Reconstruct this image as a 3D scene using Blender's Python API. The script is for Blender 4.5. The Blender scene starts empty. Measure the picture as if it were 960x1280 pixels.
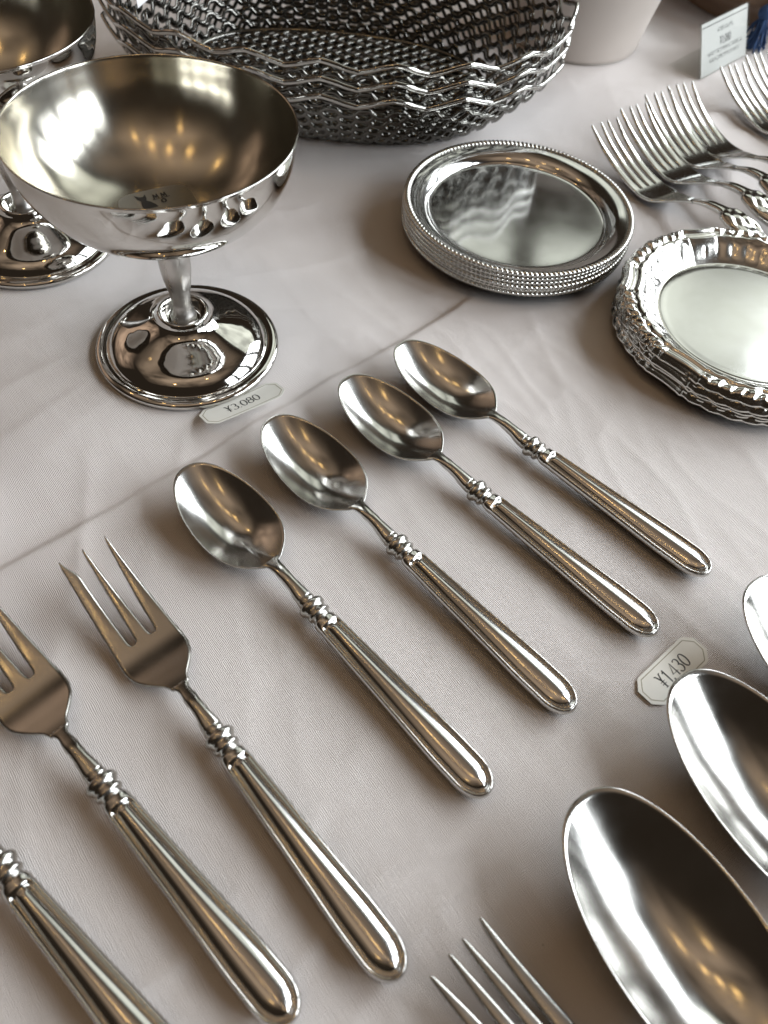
import bpy, math, random
from mathutils import Vector, Matrix, noise

random.seed(7)
S = 0.01                      # every length below is in centimetres
scn = bpy.context.scene
COL = scn.collection
PI = math.pi

# ------------------------------------------------------------------ camera
FPX, PITCH, ROLL, HCAM = 970.06, math.radians(54.025), math.radians(7.0205), 20.79
cF = Vector((0, math.cos(PITCH), -math.sin(PITCH)))
c0 = Vector((1, 0, 0)); u0 = c0.cross(cF)
cR = c0 * math.cos(ROLL) + u0 * math.sin(ROLL)
cU = -c0 * math.sin(ROLL) + u0 * math.cos(ROLL)
cam = bpy.data.cameras.new('camera'); camo = bpy.data.objects.new('camera', cam); COL.objects.link(camo)
m = Matrix((cR, cU, -cF)).transposed().to_4x4(); m.translation = Vector((0, 0, HCAM * S))
camo.matrix_world = m
cam.sensor_fit = 'VERTICAL'; cam.sensor_height = 36; cam.sensor_width = 27
cam.lens = FPX / 1280 * 36
cam.clip_start = 0.005; cam.clip_end = 50
cam.dof.use_dof = True; cam.dof.focus_distance = 0.27; cam.dof.aperture_fstop = 15
scn.camera = camo

# ------------------------------------------------------------------ light
world = bpy.data.worlds.new('World'); scn.world = world; world.use_nodes = True
bg = world.node_tree.nodes['Background']
bg.inputs[0].default_value = (1.0, 0.74, 0.52, 1); bg.inputs[1].default_value = 0.020

def area_lamp(name, loc, target, sx, sy, power, col, up=(0, 0, 1)):
    l = bpy.data.lights.new(name, 'AREA'); l.shape = 'RECTANGLE'; l.size = sx; l.size_y = sy
    l.energy = power; l.color = col
    o = bpy.data.objects.new(name, l); COL.objects.link(o)
    z = (Vector(loc) - Vector(target)).normalized()
    x = Vector(up).cross(z).normalized(); y = z.cross(x)
    mm = Matrix((x, y, z)).transposed().to_4x4(); mm.translation = Vector(loc)
    o.matrix_world = mm
    return o

def uneven(o, scale, lo, hi, falloff):
    """a lit surface is never even: soft blotches, and with falloff a glow that dies off towards its edges"""
    l = o.data; l.use_nodes = True; N = l.node_tree.nodes; L = l.node_tree.links; e = N['Emission']
    g = N.new('ShaderNodeNewGeometry'); n = N.new('ShaderNodeTexNoise'); n.inputs['Scale'].default_value = scale; n.inputs['Detail'].default_value = 3
    mp = N.new('ShaderNodeMapping'); mp.inputs['Location'].default_value = (o.location.x * 7, o.location.y * 5, 0)
    L.new(g.outputs['Parametric'], mp.inputs[0]); L.new(mp.outputs[0], n.inputs['Vector'])
    mr = N.new('ShaderNodeMapRange'); mr.inputs[1].default_value = .35; mr.inputs[2].default_value = .65; mr.inputs[3].default_value = lo; mr.inputs[4].default_value = hi
    L.new(n.outputs[0], mr.inputs[0]); out = mr.outputs[0]
    if falloff:
        sp = N.new('ShaderNodeSeparateXYZ'); L.new(g.outputs['Parametric'], sp.inputs[0])
        for ax in (0, 1):
            a = N.new('ShaderNodeMath'); a.operation = 'SUBTRACT'; a.inputs[0].default_value = 1; L.new(sp.outputs[ax], a.inputs[1])
            b = N.new('ShaderNodeMath'); b.operation = 'MULTIPLY'; L.new(sp.outputs[ax], b.inputs[0]); L.new(a.outputs[0], b.inputs[1])
            c = N.new('ShaderNodeMath'); c.operation = 'MULTIPLY'; L.new(b.outputs[0], c.inputs[0]); c.inputs[1].default_value = 6
            d = N.new('ShaderNodeMath'); d.operation = 'MULTIPLY'; L.new(c.outputs[0], d.inputs[0]); L.new(out, d.inputs[1]); out = d.outputs[0]
    L.new(out, e.inputs['Strength'])
# four panes of one tall window, right of the table and behind it
waz = math.radians(74)
wd = Vector((math.sin(waz), math.cos(waz), 0)); wt = Vector((math.cos(waz), -math.sin(waz), 0))
for k in (-1.5, -.5, .5, 1.5):
    p = wd * 1.05 + wt * (k * 0.47) + Vector((0, 0.12, 0.56))
    uneven(area_lamp('window_pane_lamp', p + Vector((0, 0, .26)), p - wd + Vector((0, 0, .26)), 0.365, 0.33, 3.7, (0.90, 0.955, 1.0)), 3, .6, 1.4, False)
    uneven(area_lamp('window_pane_lamp', p - Vector((0, 0, .14)), p - wd - Vector((0, 0, .14)), 0.365, 0.39, 4.1, (0.90, 0.955, 1.0)), 4, .2, 1.6, False)
# pale daylit wall beyond the far end of the table, a dark post dividing it
for (xa, xb) in ((-0.10, 0.19), (0.25, 1.05)):
    p = Vector(((xa + xb) / 2, 1.30, 1.09))
    uneven(area_lamp('daylit_wall_lamp', p, p + Vector((0, -1, -.35)), xb - xa, 0.72, 1.9 * (xb - xa), (0.95, 1.0, 0.90)), 2.5, .6, 1.3, False)
# brown wooden ceiling overhead, faintly lit
pl = Vector((-0.15, -0.05, 1.35))
uneven(area_lamp('ceiling_lamp', pl, pl - Vector((0, 0, 1)), 2.7, 2.1, 2.2, (1.0, 0.74, 0.53), up=(0, 1, 0)), 3.5, .25, 1.5, True)
# added area lamp: brown glow of the room at left, for spoon reflections
pl = Vector((-1.15, 0.75, 0.62))
uneven(area_lamp('room_glow_fill', pl, (0, 0.2, 0.1), 1.5, 0.9, 0.75, (1.0, 0.70, 0.50)), 4, .3, 1.5, True)
# small warm bulbs hanging from the ceiling
for (x, y, z) in ((-0.42, 0.12, 1.10), (0.02, 0.02, 1.15), (-0.20, 0.08, 1.18), (0.34, -0.16, 1.2), (-0.78, 0.40, 1.1), (-0.30, -0.52, 1.1)):
    l = bpy.data.lights.new('warm_bulb', 'POINT'); l.energy = 0.30; l.color = (1.0, 0.62, 0.22); l.shadow_soft_size = 0.020
    o = bpy.data.objects.new('warm_bulb', l); o.location = (x, y, z); COL.objects.link(o)

vs = scn.view_settings
vs.view_transform = 'Standard'; vs.look = 'None'; vs.exposure = 0.5; vs.gamma = 1.0; vs.use_curve_mapping = False
cy = scn.cycles
cy.max_bounces = 10; cy.glossy_bounces = 8; cy.diffuse_bounces = 4; cy.transparent_max_bounces = 12
cy.sample_clamp_indirect = 6.0; cy.caustics_reflective = False; cy.caustics_refractive = False
cy.use_denoising = True; cy.use_adaptive_sampling = False; cy.sample_clamp_direct = 5.0

# ------------------------------------------------------------------ materials
def nt(mat): return mat.node_tree.nodes, mat.node_tree.links
def principled(name):
    mt = bpy.data.materials.new(name); mt.use_nodes = True
    return mt, mt.node_tree.nodes['Principled BSDF']

def steel(name, col, r0, r1, scale=60.0, scratch=0.0, aniso=0.0, stretch=(1, 1, 1), smudge=0.0):
    mt, b = principled(name); N, L = nt(mt)
    b.inputs['Metallic'].default_value = 1
    tc = N.new('ShaderNodeTexCoord'); mp = N.new('ShaderNodeMapping'); mp.inputs['Scale'].default_value = stretch
    L.new(tc.outputs['Object'], mp.inputs[0])
    n = N.new('ShaderNodeTexNoise'); n.inputs['Scale'].default_value = scale; n.inputs['Detail'].default_value = 5
    L.new(mp.outputs[0], n.inputs['Vector'])
    mr = N.new('ShaderNodeMapRange'); mr.inputs[1].default_value = .3; mr.inputs[2].default_value = .7
    mr.inputs[3].default_value = r0; mr.inputs[4].default_value = r1
    L.new(n.outputs[0], mr.inputs[0]); L.new(mr.outputs[0], b.inputs['Roughness'])
    n2 = N.new('ShaderNodeTexNoise'); n2.inputs['Scale'].default_value = 130; n2.inputs['Detail'].default_value = 3
    L.new(tc.outputs['Object'], n2.inputs['Vector'])
    cr = N.new('ShaderNodeMix'); cr.data_type = 'RGBA'
    cr.inputs[6].default_value = (col[0] * (1 - smudge), col[1] * (1 - smudge), col[2] * (1 - smudge * 1.15), 1); cr.inputs[7].default_value = (*col, 1)
    L.new(n2.outputs[0], cr.inputs[0]); L.new(cr.outputs[2], b.inputs['Base Color'])
    if scratch:
        mp2 = N.new('ShaderNodeMapping'); mp2.inputs['Scale'].default_value = (300, 6000, 3000); mp2.inputs['Rotation'].default_value = (0, 0, .5)
        L.new(tc.outputs['Object'], mp2.inputs[0])
        n3 = N.new('ShaderNodeTexNoise'); n3.inputs['Scale'].default_value = 1; n3.inputs['Detail'].default_value = 2
        L.new(mp2.outputs[0], n3.inputs['Vector'])
        bp = N.new('ShaderNodeBump'); bp.inputs['Strength'].default_value = scratch; bp.inputs['Distance'].default_value = 0.00002
        L.new(n3.outputs[0], bp.inputs['Height']); L.new(bp.outputs[0], b.inputs['Normal'])
    if aniso:
        b.inputs['Anisotropic'].default_value = aniso; b.inputs['Anisotropic Rotation'].default_value = .25
        t = N.new('ShaderNodeTangent'); t.direction_type = 'RADIAL'; t.axis = 'Z'
        L.new(t.outputs[0], b.inputs['Tangent'])
    return mt

M = {}
M['cutlery'] = steel('cutlery_steel', (.60, .59, .57), .14, .21, 90, .03, smudge=.18)
M['cutlery_dark'] = steel('aged_cutlery_steel', (.50, .485, .46), .17, .26, 90, .06, smudge=.22)
M['handle'] = steel('handle_steel', (.62, .61, .59), .12, .17, 22, 0, smudge=.06)
M['collar'] = steel('collar_steel', (.52, .505, .48), .17, .26, 120, 0, smudge=.2)
M['polished'] = steel('polished_steel', (.66, .645, .62), .03, .07, 50, 0, smudge=.08)
M['goblet_in'] = steel('brushed_bowl_steel', (.60, .57, .50), .15, .22, 60, 0, aniso=.8, smudge=.12)
M['stem'] = steel('brushed_stem_steel', (.62, .60, .58), .22, .38, 200, .5, stretch=(1, 1, .08), smudge=.1)
M['tray'] = steel('tray_steel', (.64, .635, .62), .07, .13, 40, .1, smudge=.1)
M['tray_floor'] = steel('tray_floor_steel', (.66, .66, .65), .10, .15, 60, 0, smudge=.12)
M['rope'] = steel('rope_rim_steel', (.61, .60, .575), .14, .24, 90, 0, smudge=.2)
M['silver'] = steel('embossed_tray_steel', (.68, .665, .64), .10, .18, 90, .2, smudge=.2)
M['rim'] = steel('basket_rim_steel', (.50, .49, .47), .08, .15, 60, 0, smudge=.15)
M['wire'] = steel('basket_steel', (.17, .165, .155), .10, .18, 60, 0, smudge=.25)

def plain(name, col, rough=.6, var=.08, scale=80, bump=0.0, metallic=0.0):
    mt, b = principled(name); N, L = nt(mt)
    tc = N.new('ShaderNodeTexCoord'); n = N.new('ShaderNodeTexNoise'); n.inputs['Scale'].default_value = scale; n.inputs['Detail'].default_value = 6
    L.new(tc.outputs['Object'], n.inputs['Vector'])
    mx = N.new('ShaderNodeMix'); mx.data_type = 'RGBA'
    mx.inputs[6].default_value = (*[c * (1 - var) for c in col], 1); mx.inputs[7].default_value = (*[min(1, c * (1 + var)) for c in col], 1)
    L.new(n.outputs[0], mx.inputs[0]); L.new(mx.outputs[2], b.inputs['Base Color'])
    b.inputs['Roughness'].default_value = rough; b.inputs['Metallic'].default_value = metallic
    if bump:
        bp = N.new('ShaderNodeBump'); bp.inputs['Strength'].default_value = bump; bp.inputs['Distance'].default_value = .0005
        L.new(n.outputs[0], bp.inputs['Height']); L.new(bp.outputs[0], b.inputs['Normal'])
    return mt
M['paper'] = plain('tag_paper', (.82, .81, .75), .35, .05, 300)
M['ink'] = plain('black_ink', (.025, .025, .025), .5, .1)
M['gold_ink'] = plain('tag_border_ink', (.25, .22, .12), .45, .1)
M['ceramic'] = plain('pale_ceramic', (.52, .47, .43), .35, .04, 30)
M['blue'] = plain('blue_thread', (.02, .05, .13), .9, .3, 900, .6)
M['card'] = plain('card_paper', (.60, .60, .58), .6, .03, 60)
M['fly'] = plain('white_slip_paper', (.72, .72, .74), .7, .03, 60)

def acrylic():
    mt, b = principled('clear_acrylic'); N, L = nt(mt)
    out = N['Material Output']; g = N.new('ShaderNodeBsdfGlossy'); g.inputs['Roughness'].default_value = .03
    t = N.new('ShaderNodeBsdfTransparent'); t.inputs[0].default_value = (.97, .975, .97, 1)
    mx = N.new('ShaderNodeMixShader'); mx.inputs[0].default_value = .07; L.new(t.outputs[0], mx.inputs[1]); L.new(g.outputs[0], mx.inputs[2])
    L.new(mx.outputs[0], out.inputs[0]); N.remove(b)
    return mt
M['acrylic'] = acrylic()
def sticker():
    mt, b = principled('clear_label_film'); N, L = nt(mt)
    b.inputs['Base Color'].default_value = (.36, .35, .30, 1); b.inputs['Roughness'].default_value = .3; b.inputs['Alpha'].default_value = .55
    return mt
M['film'] = sticker()

def wood():
    mt, b = principled('brown_wood'); N, L = nt(mt)
    tc = N.new('ShaderNodeTexCoord'); mp = N.new('ShaderNodeMapping'); mp.inputs['Scale'].default_value = (20, 160, 20); L.new(tc.outputs['Object'], mp.inputs[0])
    n = N.new('ShaderNodeTexNoise'); n.inputs['Scale'].default_value = 1; n.inputs['Detail'].default_value = 6; L.new(mp.outputs[0], n.inputs['Vector'])
    r = N.new('ShaderNodeValToRGB'); r.color_ramp.elements[0].color = (.10, .055, .03, 1); r.color_ramp.elements[1].color = (.24, .15, .09, 1)
    L.new(n.outputs[0], r.inputs[0]); L.new(r.outputs[0], b.inputs['Base Color']); b.inputs['Roughness'].default_value = .4
    return mt
M['wood'] = wood()

def linen():
    mt, b = principled('white_linen'); N, L = nt(mt)
    tc = N.new('ShaderNodeTexCoord')
    mp = N.new('ShaderNodeMapping'); mp.inputs['Rotation'].default_value = (0, 0, math.radians(48)); L.new(tc.outputs['Object'], mp.inputs[0])
    jit = N.new('ShaderNodeTexNoise'); jit.inputs['Scale'].default_value = 260; jit.inputs['Detail'].default_value = 2; L.new(mp.outputs[0], jit.inputs['Vector'])
    sc = N.new('ShaderNodeVectorMath'); sc.operation = 'MULTIPLY_ADD'; sc.inputs[1].default_value = (.0009, .0009, 0)
    L.new(jit.outputs['Color'], sc.inputs[0]); L.new(mp.outputs[0], sc.inputs[2])
    ws = []
    for d in ('X', 'Y'):
        w = N.new('ShaderNodeTexWave'); w.wave_type = 'BANDS'; w.bands_direction = d; w.inputs['Scale'].default_value = 660; w.inputs['Distortion'].default_value = .6
        w.inputs['Detail'].default_value = 1
        L.new(sc.outputs[0], w.inputs['Vector']); ws.append(w)
    mul = N.new('ShaderNodeMath'); mul.operation = 'ADD'; L.new(ws[0].outputs['Fac'], mul.inputs[0]); L.new(ws[1].outputs['Fac'], mul.inputs[1])
    slub = N.new('ShaderNodeMapping'); slub.inputs['Scale'].default_value = (120, 2200, 1); L.new(mp.outputs[0], slub.inputs[0])
    ns = N.new('ShaderNodeTexNoise'); ns.inputs['Scale'].default_value = 1; ns.inputs['Detail'].default_value = 4; L.new(slub.outputs[0], ns.inputs['Vector'])
    add = N.new('ShaderNodeMath'); add.operation = 'MULTIPLY_ADD'; add.inputs[1].default_value = 1.2; L.new(ns.outputs[0], add.inputs[0]); L.new(mul.outputs[0], add.inputs[2])
    bp = N.new('ShaderNodeBump'); bp.inputs['Strength'].default_value = .8; bp.inputs['Distance'].default_value = .00016
    L.new(add.outputs[0], bp.inputs['Height']); L.new(bp.outputs[0], b.inputs['Normal'])
    big = N.new('ShaderNodeTexNoise'); big.inputs['Scale'].default_value = 14; big.inputs['Detail'].default_value = 5; L.new(tc.outputs['Object'], big.inputs['Vector'])
    mixv = N.new('ShaderNodeMath'); mixv.operation = 'MULTIPLY_ADD'; mixv.inputs[1].default_value = .10; L.new(add.outputs[0], mixv.inputs[0])
    s2 = N.new('ShaderNodeMath'); s2.operation = 'MULTIPLY'; s2.inputs[1].default_value = .5; L.new(big.outputs[0], s2.inputs[0]); L.new(s2.outputs[0], mixv.inputs[2])
    r = N.new('ShaderNodeValToRGB'); r.color_ramp.elements[0].position = .2; r.color_ramp.elements[1].position = .65
    r.color_ramp.elements[0].color = (.66, .615, .595, 1); r.color_ramp.elements[1].color = (.84, .79, .765, 1)
    L.new(mixv.outputs[0], r.inputs[0])
    # sparse lint specks
    vo = N.new('ShaderNodeTexVoronoi'); vo.inputs["Scale"].default_value = 38; L.new(tc.outputs['Object'], vo.inputs['Vector'])
    lt = N.new('ShaderNodeMath'); lt.operation = 'LESS_THAN'; lt.inputs[1].default_value = .012; L.new(vo.outputs['Distance'], lt.inputs[0])
    lm = N.new('ShaderNodeMath'); lm.operation = 'MULTIPLY'; lm.inputs[1].default_value = .45; L.new(lt.outputs[0], lm.inputs[0])
    mx = N.new('ShaderNodeMix'); mx.data_type = 'RGBA'; mx.inputs[7].default_value = (.2, .17, .15, 1)
    L.new(lm.outputs[0], mx.inputs[0]); L.new(r.outputs[0], mx.inputs[6]); L.new(mx.outputs[2], b.inputs['Base Color'])
    b.inputs['Roughness'].default_value = .9; b.inputs['Sheen Weight'].default_value = .15
    return mt
M['linen'] = linen()

# ------------------------------------------------------------------ builders
def at(px, py, h):
    d = cF + cR * ((px - 480) / FPX) - cU * ((py - 640) / FPX)
    t = (h - HCAM) / d.z
    return Vector((d.x * t, d.y * t, h))

def mesh(name, vf, mats, midx=None, smooth=True):
    v, f = vf
    me = bpy.data.meshes.new(name); me.from_pydata([(a * S, b * S, c * S) for a, b, c in v], [], f)
    for mt in (mats if isinstance(mats, list) else [mats]): me.materials.append(M[mt])
    if smooth: me.polygons.foreach_set('use_smooth', [True] * len(me.polygons))
    if midx: me.polygons.foreach_set('material_index', midx)
    me.update(); return me
def part(name, vf, mats, parent=None, midx=None, smooth=True):
    me = vf if isinstance(vf, bpy.types.Mesh) else mesh(name, vf, mats, midx, smooth)
    o = bpy.data.objects.new(name, me); COL.objects.link(o)
    if parent: o.parent = parent
    return o
def thing(name, label, cat, loc=(0, 0, 0), rz=0, group=None, tilt=None):
    o = bpy.data.objects.new(name, None); COL.objects.link(o); o.empty_display_size = .01
    o.location = Vector(loc) * S; o.rotation_euler = (0, 0, rz)
    tag(o, label, cat, group); return o
def tag(o, label, cat, group=None):
    o['label'] = label; o['category'] = cat
    if group: o['group'] = group
def dup(root, loc, rz, label, group=None, tilt=0):
    r = root.copy(); COL.objects.link(r); r.location = Vector(loc) * S; r.rotation_euler = (0, tilt, rz); r['label'] = label
    if group: r['group'] = group
    for ch in list(root.children):
        c = ch.copy(); COL.objects.link(c); c.parent = r
        for g in list(ch.children):
            d = g.copy(); COL.objects.link(d); d.parent = c
    return r
def join(*vfs):
    V, F = [], []
    for v, f in vfs:
        n = len(V); V += list(v); F += [tuple(i + n for i in q) for q in f]
    return V, F
def loft(secs, cap0=True, cap1=True, closed=True):
    n = len(secs[0]); V = [p for s in secs for p in s]; F = []
    for i in range(len(secs) - 1):
        for j in range(n if closed else n - 1):
            k = (j + 1) % n
            F.append((i * n + j, i * n + k, (i + 1) * n + k, (i + 1) * n + j))
    if cap0: F.append(tuple(range(n))[::-1])
    if cap1: F.append(tuple((len(secs) - 1) * n + j for j in range(n)))
    return V, F
def interp(tab, x):
    if x <= tab[0][0]: return tab[0][1]
    for (a, p), (b, q) in zip(tab, tab[1:]):
        if x <= b: return p + (q - p) * (x - a) / (b - a)
    return tab[-1][1]
def cr(tab, x):           # smooth (Catmull-Rom) lookup
    n = len(tab)
    if x <= tab[0][0]: return tab[0][1]
    if x >= tab[-1][0]: return tab[-1][1]
    for i in range(n - 1):
        if x <= tab[i + 1][0]:
            x0, y0 = tab[i]; x1, y1 = tab[i + 1]; h = x1 - x0
            m0 = (y1 - tab[i - 1][1]) / (x1 - tab[i - 1][0]) if i > 0 else (y1 - y0) / h
            m1 = (tab[i + 2][1] - y0) / (tab[i + 2][0] - x0) if i < n - 2 else (y1 - y0) / h
            t = (x - x0) / h
            return (2*t**3 - 3*t*t + 1) * y0 + (t**3 - 2*t*t + t) * h * m0 + (-2*t**3 + 3*t*t) * y1 + (t**3 - t*t) * h * m1
def smooth_profile(pts, sub=6):
    out = []; n = len(pts)
    for i in range(n - 1):
        p0 = pts[max(i - 1, 0)]; p1 = pts[i]; p2 = pts[i + 1]; p3 = pts[min(i + 2, n - 1)]
        for k in range(sub):
            t = k / sub
            out.append(tuple(.5 * (2*b + (c - a) * t + (2*a - 5*b + 4*c - d) * t*t + (3*b - a - 3*c + d) * t**3) for a, b, c, d in zip(p0, p1, p2, p3)))
    out.append(pts[-1]); return out
def lathe(prof, n=96, axis='z', sq=1.0, cap0=False, cap1=False):
    secs = []
    for r, z in prof:
        r = max(r, 1e-4)
        if axis == 'z': secs.append([(r * math.cos(2*PI*j/n), r * math.sin(2*PI*j/n), z) for j in range(n)])
        else: secs.append([(z, r * math.cos(2*PI*j/n), sq * r * math.sin(2*PI*j/n)) for j in range(n)])
    return loft(secs, cap0, cap1)
def tube(path, rad, k=6, closed=False, flat=1.0):
    secs = []; n = len(path); P = [Vector(p) for p in path]
    for i in range(n):
        a = P[(i - 1) % n] if closed or i > 0 else P[i]; b = P[(i + 1) % n] if closed or i < n - 1 else P[i]
        t = (b - a).normalized(); s = t.cross(Vector((0, 0, 1)))
        s = s.normalized() if s.length > 1e-6 else Vector((1, 0, 0)); w = s.cross(t)
        rr = rad[i] if isinstance(rad, list) else rad
        secs.append([tuple(P[i] + s * (rr * math.cos(2*PI*j/k)) + w * (rr * flat * math.sin(2*PI*j/k))) for j in range(k)])
    if closed: secs.append(secs[0]); return loft(secs, False, False)
    return loft(secs)
def box(x0, x1, y0, y1, z0, z1):
    v = [(x, y, z) for z in (z0, z1) for y in (y0, y1) for x in (x0, x1)]
    return v, [(0, 2, 3, 1), (4, 5, 7, 6), (0, 1, 5, 4), (2, 6, 7, 3), (0, 4, 6, 2), (1, 3, 7, 5)]
def gauss(x, s): return math.exp(-(x / s) ** 2)
def sst(a, b, x):
    t = min(1, max(0, (x - a) / (b - a))); return t * t * (3 - 2 * t)

# ------------------------------------------------------------------ tablecloth
# fold line running across the cloth
fa = at(0, 705, 0); fb = at(590, 368, 0); fd = (fb - fa).normalized(); fn = Vector((-fd.y, fd.x, 0))
def cloth_z(x, y):
    far = sst(18, 34, y)
    z = -.075 - .06 * far + (.05 + .10 * far) * noise.noise((x * .055, y * .055, 3.1)) + (.035 + .03 * far) * noise.noise((x * .17 + 9, y * .17, 1.7))
    q = Vector((x, y, 0)) - fa
    s = q.dot(fn) + .45 * noise.noise((q.dot(fd) * .10, 0, 5)) + .10 * noise.noise((q.dot(fd) * .5, 0, 15)); l = q.dot(fd)
    fade = 1 - sst(22, 30, l)
    z -= fade * (.17 * sst(-.16, .16, s) * (1 - sst(.16, 3.6, s)) + .025 * gauss(s, .14))
    # soft pulls on the far side and by the forks
    a = (x * .82 + y * .57); b = (-x * .57 + y * .82)
    z += .10 * (noise.noise((a * .06, b * .33, 8.0))) * sst(24, 40, y)
    z += .20 * gauss(b - 27.6 - .4 * noise.noise((a * .3, 0, 2)), .7) * gauss(a - 38, 4.5)
    z += .05 * noise.noise((a * .45, b * .10, 4.0)) * (1 - sst(10, 24, y))
    # puckers: narrow soft ridges that wander in two directions
    for (fx, fy, sx_, sy_, am, sd) in ((.80, .60, .10, .42, .075, 11.0), (-.35, .94, .09, .36, .06, 23.0), (.62, -.78, .22, .75, .028, 31.0)):
        p_ = x * fx + y * fy; q_ = -x * fy + y * fx
        n_ = noise.noise((p_ * sx_, q_ * sy_ + .9 * noise.noise((p_ * .1, q_ * .1, sd)), sd))
        z += am * (1 - min(1, abs(n_) * 2.6)) ** 2 * (.35 + .65 * sst(-.1, .35, noise.noise((x * .07, y * .07, sd + 5))))
    for (gx, gy, gr, gp) in flats:
        d = math.hypot(x - gx, y - gy)
        k = 1 - sst(gr, gr + 2.0, d)
        z = z * (1 - k) + gp * k
    return min(z, .35)
flats = [(-8.15, 21.73, 3.0, -.03), (-15.9, 27.0, 3.0, -.03), (4.23, 31.4, 4.0, -.03), (13.38, 25.5, 3.8, -.03), (-5.3, 42.5, 9, -.03), (7.9, 53, 4, -.03)]
def axis(a, b, c, d, fine, coarse):
    out = [a]
    while out[-1] < d: out.append(out[-1] + (fine if b <= out[-1] < c else coarse))
    return out
xs = axis(-46, -14, 16, 46, .12, .5); ys = axis(-8, 0, 32, 70, .12, .5)
V = []; F = []
for j, y in enumerate(ys):
    for i, x in enumerate(xs):
        z = cloth_z(x, y)
        if -14 < x < 18 and -4 < y < 22: z = min(z, -.004)
        V.append((x, min(y, 68.5 + .3 * sst(68.5, 70, y)), z - 9 * max(0, y - 68.2) ** 1.0))
W_ = len(xs)
for j in range(len(ys) - 1):
    for i in range(W_ - 1):
        F.append((j * W_ + i, j * W_ + i + 1, (j + 1) * W_ + i + 1, (j + 1) * W_ + i))
cloth = part('tablecloth', (V, F), 'linen'); cloth['kind'] = 'structure'
tag(cloth, 'white linen tablecloth with a long pressed fold line', 'tablecloth')

# ------------------------------------------------------------------ cutlery pieces
def handle_mesh():
    """threaded hollow handle along +x from the collar at 0 to its rounded end"""
    X0, X1 = .34, 7.09
    wt_ = [(.34, .28), (.42, .34), (.6, .372), (1.2, .395), (2.25, .435), (3.2, .465), (4.4, .515), (5.4, .555), (6.2, .56)]
    def w(x):
        b = cr(wt_, min(x, 6.2))
        if x > 6.2: b *= max(0, 1 - ((x - 6.2) / (X1 - 6.2)) ** 2.3) ** .5
        return b
    T = lambda x: interp([(.34, .24), (.5, .30), (3, .31), (6.0, .325), (6.6, .31), (7.09, .14)], x)
    zc = lambda x: interp([(.34, .44), (3, .38), (6, .33), (7.09, .31)], x)
    NX = 200
    xs = [X0 + (X1 - X0) * (1 - math.cos(PI * (i / (NX - 1)) * .5 + 0) if False else (i / (NX - 1))) for i in range(NX)]
    xs = sorted(xs + [X1 - .30 * (k / 14) ** 2 for k in range(1, 15)] + [X0 + .012 * k for k in range(1, 8)])
    import numpy as np
    ox = np.concatenate([np.linspace(X0, 6.2, 700), X1 - (X1 - 6.2) * np.linspace(1, 0, 500) ** 2]); oy = np.array([w(x) for x in ox])
    sx, sy = np.diff(ox), np.diff(oy); sl = sx * sx + sy * sy + 1e-12
    def dist(x, y):
        tt = np.clip(((x - ox[:-1]) * sx + (abs(y) - oy[:-1]) * sy) / sl, 0, 1)
        return float(np.sqrt(np.min((ox[:-1] + tt * sx - x) ** 2 + (oy[:-1] + tt * sy - abs(y)) ** 2)))
    top, bot = [], []
    Hb = .165; Rb = .080; GR = .165; PA = .195
    DJ = [0, .006, .016, .03, .046, .064, .08, .096, .112, .128, .142, .154, .165, .176, .186, .195, .205, .216, .23]
    for x in xs:
        ww = max(w(x), .002); row = []; rb = []
        wx = cr(wt_, min(x, 6.2))
        ds = DJ + [.23 + (wx - .23) * q / 11 for q in range(1, 12)]
        ys_ = [-ww * (1 - d_ / wx) for d_ in ds]; ys_ = ys_ + [-q for q in ys_[:-1][::-1]]
        for y in ys_:
            t = y / ww; d = 0.0 if abs(t) > .99999 else dist(x, y)
            bead = Hb * math.sqrt(max(0, 1 - (max(0, Rb - d) / Rb) ** 2)) - .085 * sst(Rb, GR, d)
            inn = d - PA
            if x < 1.1: inn = min(inn, .17 - math.hypot(max(0, 1.02 - x), y * .75) + .12)
            pw = max(wx - PA, .05)
            sh = (Hb + .07) * math.sqrt(max(0, 1 - abs(t) ** 2.4)) * (1 - .35 * sst(.46, .34, x))
            edge_part = sst(.62, .80, x)
            flat = bead * edge_part + sh * (1 - edge_part)
            q = min(1, max(0, inn) / pw)
            pan = Hb - .085 + .055 * sst(-.025, .03, inn) + .125 * (1 - (1 - q) ** 2)
            k = sst(-.03, .0, inn)
            z = flat * (1 - k) + pan * k
            z += .02 * gauss(math.hypot(x - .66, y), .12) + .05 * gauss(math.hypot(x - 6.85, y), .09)
            row.append((x, y, zc(x) + z)); rb.append((x, y, zc(x) - T(x) * .98 * max(0, 1 - (max(0, .40 - d) / .40) ** 2) ** .75))
        top.append(row); bot.append(rb)
    secs = [r + b[::-1][1:-1] for r, b in zip(top, bot)]
    return mesh('handle', loft(secs), 'handle')
def collar_mesh():
    pts = [(.20, -.46), (.262, -.45), (.278, -.42), (.28, -.36), (.272, -.32), (.255, -.295), (.265, -.27), (.33, -.25), (.395, -.215), (.425, -.15), (.42, -.08), (.385, -.02), (.345, .03), (.33, .08), (.34, .125), (.365, .16), (.375, .20), (.36, .245), (.315, .28), (.275, .32), (.25, .37)]
    v, f = lathe(smooth_profile(pts, 3), 40, 'x', .84, True, True)
    return mesh('collar', ([(a, b, c + .44) for a, b, c in v], f), 'collar')
def ell(x, hw, hh, z, n=20, p=2.4):
    out = []
    for j in range(n):
        a = 2 * PI * j / n; c, s = math.cos(a), math.sin(a)
        out.append((x, hw * math.copysign(abs(c) ** (2 / p), c), z + hh * math.copysign(abs(s) ** (2 / p), s)))
    return out
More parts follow.
